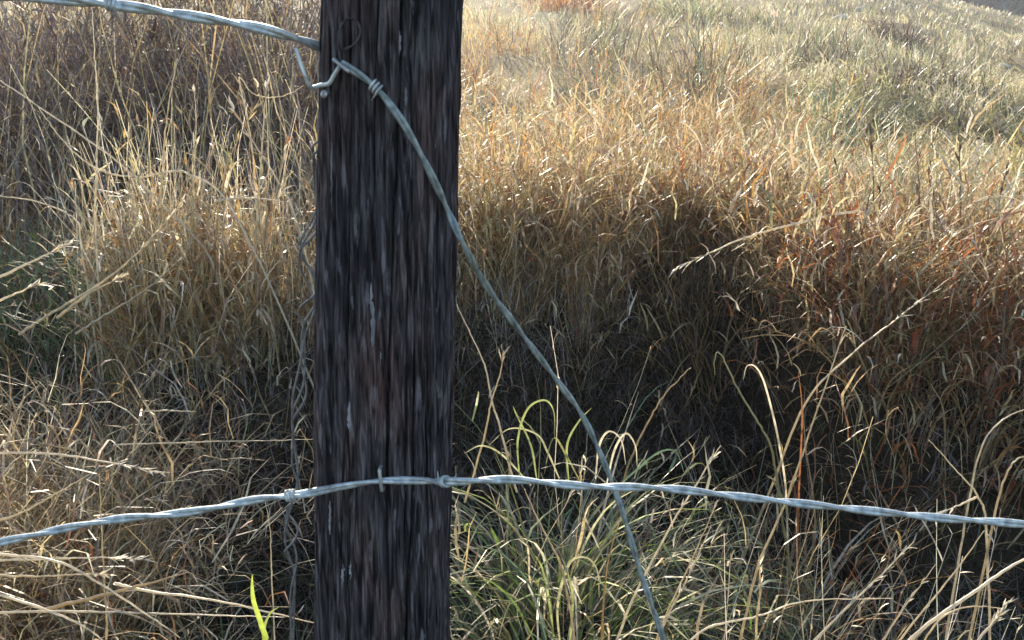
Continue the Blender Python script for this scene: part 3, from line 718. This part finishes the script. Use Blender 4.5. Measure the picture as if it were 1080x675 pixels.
# upper left
stalk("long pale stem slanting down from left edge under the upper wire", [(215, 262), (148, 192), (110, 160), (60, 125), (0, 85), (-40, 62)], 2.6, 3.2, "pale", 0, D)
stalk("thin curved stem forking off the long slanting pale stem", [(200, 184), (148, 187), (110, 181), (83, 165), (60, 140), (38, 110)], 2.6, 2.6, "pale", 0, D)
stalk("upright pale stem standing right under the upper wire at far left", [(101, 240), (102, 170), (103, 110), (100, 60), (97, 8)], 2.5, 2.6, "pale", 0, D, nodes=3)
stalk("short arched pale stem at left edge above the dark green patch", [(86, 262), (80, 232), (40, 213), (0, 207), (-30, 206)], 2.5, 2.6, "pale", 0, D)
stalk("pale seed stalk rising rightward at the left edge, upper of the pair", [(-40, 310), (0, 292), (40, 273), (76, 256)], 1.35, 3.4, "pale", 26)
stalk("pale seed stalk at left edge, lower and shorter of the pair", [(-40, 345), (-5, 320), (20, 308), (46, 298)], 1.35, 3.2, "pale", 18)
stalk("long straw stalk crossing the golden grass diagonally up to the right", [(20, 352), (50, 333), (110, 296), (150, 262), (192, 214)], 2.3, 3.2, "straw", 20)
stalk("straw stalk parallel to and right of the long diagonal one", [(80, 352), (110, 333), (150, 308), (195, 270)], 2.3, 3.0, "straw", 10)
stalk("straw seed stalk just above the left edge's matted straw", [(60, 335), (90, 312), (112, 300), (134, 291)], 2.1, 3.2, "straw", 22)
stalk("tall slim stem curving up at the golden stand's left part", [(168, 240), (172, 170), (178, 110), (187, 62)], 2.65, 3.0, "straw", 0, D)
stalk("brownish stem leaning right, one arm of the crossed pair left of the post", [(228, 245), (238, 180), (255, 140), (275, 102)], 2.65, 2.6, "tan", 10, D)
stalk("pale stem leaning left, other arm of the crossed pair left of the post", [(310, 225), (290, 185), (262, 142), (236, 98)], 2.65, 2.8, "pale", 10, D)
stalk("upright pinkish stem just right of the crossed pair", [(270, 250), (274, 190), (278, 130), (281, 92)], 2.65, 2.8, "pale", 6, D)
stalk("thin pale stem lying level between golden grass and post", [(226, 212), (250, 209), (278, 210), (304, 213)], 2.6, 2.8, "pale")
stalk("fine looped stem drooping under the upper wire close to the post", [(262, 130), (252, 82), (266, 98), (285, 103), (305, 99), (320, 90)], 2.65, 2.2, "straw", 0, D)
stalk("upright straw stem in the middle of the golden stand", [(203, 250), (204, 190), (207, 140), (205, 95)], 2.65, 2.8, "straw", 8, D)
# lower left
stalk("broken reddish brown stick leaning in the dark gap left of the post", [(112, 560), (118, 530), (135, 470), (150, 416)], 1.75, 5.5, "brown", 0, False, "dead_stick", "stick")
stalk("upright pale stem crossing behind the lower wire at left", [(113, 720), (112, 650), (108, 575), (105, 500)], 1.15, 3.4, "straw", 0, D, nodes=4)
stalk("long level straw thread reaching the post above the lower wire", [(120, 469), (180, 467), (260, 465), (336, 463)], 1.6, 1.8, "pale")
stalk("short level straw thread above the long level one", [(148, 434), (175, 433), (206, 434)], 1.75, 2.0, "pale")
stalk("pale stem sloping down to the right under the wire, from the left edge", [(-40, 572), (0, 584), (60, 592), (110, 618), (165, 655), (190, 672)], 1.1, 3.6, "pale")
stalk("pale seed stalk lying level under the wire at left", [(-30, 592), (40, 590), (100, 588), (153, 590)], 1.12, 2.8, "pale", 22)
stalk("second level seed stalk, ending shorter, under the wire at left", [(-30, 604), (30, 608), (80, 606), (118, 606)], 1.12, 2.6, "straw", 18)
stalk("thick tan straw rising rightward at bottom left", [(40, 645), (100, 630), (150, 617), (196, 604)], 1.15, 5.0, "tan")
stalk("long pale straw falling gently rightward to the post at bottom", [(120, 615), (150, 622), (240, 636), (332, 657)], 1.15, 3.6, "pale", 0)
stalk("long level straw at the bottom, reaching toward the post", [(-20, 646), (80, 645), (200, 648), (300, 651)], 1.12, 3.0, "pale")
stalk("lowest pale straw at the bottom left corner", [(-20, 622), (40, 640), (90, 662), (120, 685)], 1.05, 3.4, "pale")
stalk("straw stem slanting up to the wire at the left edge", [(-20, 552), (20, 542), (60, 520), (100, 497)], 1.25, 2.6, "straw")
stalk("pale stem sloping gently down above the wire at left", [(-20, 478), (50, 478), (110, 487), (178, 499)], 1.4, 2.8, "pale", 16)
stalk("pale crooked stem dropping from the wire left of the post", [(288, 640), (286, 590), (285, 560), (280, 530)], 1.2, 2.2, "pale", 0, D)
stalk("hooked grey stem with bent top in the dark under the wire", [(168, 605), (168, 580), (176, 571), (196, 573), (200, 590)], 1.5, 2.6, "grey", 0)
# right of the post
stalk("pale stem slanting down beside the post's right edge", [(545, 520), (527, 450), (519, 424), (511, 385), (496, 352), (482, 322)], 1.66, 2.6, "pale", 0)
stalk("short pale stem crossing the one beside the post's right edge", [(490, 530), (512, 457), (517, 428), (528, 392), (531, 370)], 1.72, 2.4, "straw", 6)
stalk("pale seed stalk reaching leftward over the top of the dark hollow", [(905, 222), (860, 231), (800, 246), (760, 262), (712, 283)], 2.45, 3.0, "pale", 18)
stalk("reddish pointed stem in the dark hollow above the green tuft", [(660, 500), (682, 448), (702, 415), (728, 388)], 1.9, 3.2, "tan", 0, D)
stalk("tallest pale stem leaning right across the lower wire, beside slack wire", [(630, 760), (656, 660), (700, 568), (735, 510), (760, 470)], 1.0, 4.0, "pale", 8, D)
stalk("pale stem leaning right, second from the slack wire, ending at wire height", [(680, 720), (700, 655), (730, 590), (757, 528)], 1.05, 3.0, "straw", 6, D)
stalk("knotted pale stem leaning right, third from the slack wire", [(682, 730), (700, 660), (725, 610), (750, 555)], 1.02, 3.4, "pale", 10, D, nodes=4)
stalk("pinkish upright stem just left of the slack wire's lower end", [(634, 760), (635, 675), (640, 600), (655, 545)], 1.05, 3.6, "tan", 0, D, nodes=4)
stalk("thin pale stem slanting down right under the wire near the post", [(595, 610), (580, 572), (566, 545), (553, 516)], 1.3, 3.2, "straw", 0, D)
stalk("very long tan stem crossing the wire below the rust red clump", [(768, 740), (781, 675), (800, 596), (828, 531), (860, 438), (892, 344)], 1.15, 4.2, "straw", 6, D, nodes=2)
stalk("straight pale stem rising to the right over the rust brown stand", [(850, 425), (898, 374), (950, 333), (1005, 291)], 2.0, 3.0, "straw", 6, D)
stalk("bare forked twig above the wire at the right, long arm", [(1040, 560), (1031, 523), (1010, 498), (980, 464)], 1.3, 3.2, "pale", 0, D, "bare_twig", "twig")
stalk("bare short twig joining the forked one at right above the wire", [(1031, 524), (1015, 531), (996, 539)], 1.3, 2.8, "pale", 4, False, "bare_twig", "twig")
stalk("knotted seed stalk rising right, leftmost of the bottom right fan", [(830, 720), (863, 672), (910, 625), (964, 571)], 1.0, 4.2, "pale", 14, D, nodes=5)
stalk("slim straight stem second from left in the bottom right fan", [(905, 720), (933, 672), (960, 632), (987, 595)], 1.0, 3.0, "straw", 4, D)
stalk("long stem in the bottom right fan reaching up to the wire", [(920, 720), (951, 672), (1004, 607), (1038, 560)], 1.0, 3.6, "straw", 0, D)
stalk("thickest pale stem of the bottom right fan, arching to the right edge", [(920, 730), (963, 672), (1033, 620), (1080, 590), (1130, 572)], .98, 6.0, "pale", 0, D)
stalk("ragged seed stalk at the bottom right corner", [(1010, 720), (1033, 674), (1050, 655), (1064, 634)], .98, 4.5, "pale", 24, D)
stalk("arched pale stem along the bottom right, ending level", [(700, 720), (740, 666), (800, 650), (850, 634), (942, 631)], 1.1, 3.4, "pale", 0, D)
stalk("second arched stem below the ending-level one near the bottom right", [(960, 720), (985, 660), (1020, 640), (1060, 642)], 1.05, 3.2, "straw", 0, D)
stalk("upright tan stem among dead stems at bottom, right of slack wire", [(795, 740), (798, 660), (802, 620), (800, 590)], 1.1, 4.0, "straw", 8, D, nodes=3)
stalk("dim hooked stem standing in the dark hollow", [(815, 480), (802, 450), (781, 415), (760, 374), (754, 378), (754, 395)], 1.9, 3.0, "sage", 0, D)
stalk("brown curled seed stem by the right edge above the wire", [(1050, 540), (1062, 500), (1072, 485), (1085, 480)], 1.3, 3.4, "straw", 0, D)
stalk("pale stem bending in from the right edge beneath the rust brown stand", [(1020, 540), (1036, 470), (1062, 440), (1095, 428)], 1.6, 3.0, "pale", 0, D)
# dark weeds standing on the slope at the right
for (pts, lab) in [
    ([(912, 300), (905, 262), (892, 210), (880, 168)], "dark thin weed leaning left, leftmost of those on the pale slope"),
    ([(932, 300), (930, 260), (928, 215), (929, 190)], "short upright dark weed right of the leftmost leaning one"),
    ([(975, 290), (972, 235), (968, 180), (965, 138)], "dark weed stem leaning slightly left in the middle of the pale slope"),
    ([(1012, 300), (1013, 213), (1012, 160), (1010, 108)], "tallest straight dark weed on the pale slope"),
    ([(1040, 300), (1046, 255), (1054, 215), (1062, 175)], "dark weed leaning right near the right edge"),
    ([(992, 295), (990, 250), (986, 215), (978, 180)], "dim thin weed just left of the tallest straight one"),
    ([(925, 290), (922, 220), (920, 160), (918, 132)], "fine dark weed with its tip below the grey-green tussock")]:
    stalk(lab, pts, 2.7, 2.0, "umber", 5, D, "dark_weed", "weed", 2, group="dark weeds on the slope")

# ------------------------------------------------------------------ far wood beyond the crest, top right
def far_wood():
    r = Rib(); n = 42000
    k = 44; tx = U(27, 62, k); ty = U(58, 72, k); hh = U(19, 26, k); i = rng.integers(0, k, n)
    u = rng.random(n); rad = hh[i]*.24*np.sqrt(rng.random(n))*np.sin(math.pi*np.clip(.12+.85*u, 0, 1)); an = U(0, 6.28, n)
    b = np.stack([tx[i]+rad*np.cos(an), ty[i]+rad*np.sin(an), -3+hh[i]*u], 1)
    r.blades(b, U(.9, 2.2, n), U(0, 6.28, n), U(.2, 2.6, n), U(0, 1, n), U(.5, 1.1, n), pick({"haze_blue": 3, "teal": 1}, n), S=3)
    t = 1; q = U(0, 6.28, k)
    r.blades(np.stack([tx, ty, 0*tx-6], 1), hh*.8, q, 0*q, 0*q, 0*q+.8, pick(dict(umber=1), k), S=3, belly=False)
    tag(r.build("far_wood", M_BRUSH), "dark wood with haze blue put into its leaf colour, far beyond the crest in the top right corner", "wood", kind="stuff")
PAL["haze_blue"] = (.045, .075, .085)  # distance haze and sky blue painted into the leaf colour
far_wood()

# ------------------------------------------------------------------ thin haze volume added to approximate lens glare
def haze():
    x0, x1, y0, y1, z0, z1 = -89, 89, -12, 112, -9, 27
    V = np.array([[x, y, z] for z in (z0, z1) for y in (y0, y1) for x in (x0, x1)], float)
    F = np.array([[0, 2, 3, 1], [4, 5, 7, 6], [0, 1, 5, 4], [2, 6, 7, 3], [0, 4, 6, 2], [1, 3, 7, 5]])
    m, N, L = new_mat("haze"); v = N.new("ShaderNodeVolumePrincipled"); v.inputs["Density"].default_value = .0022
    v.inputs["Color"].default_value = (.92, .95, 1, 1); v.inputs["Anisotropy"].default_value = .45
    o = N.new("ShaderNodeOutputMaterial"); L.new(v.outputs[0], o.inputs["Volume"])
    tag(mesh_np("haze", V, F, m), "thin pale haze added over the slope in place of lens glare", "haze", kind="stuff")
haze()
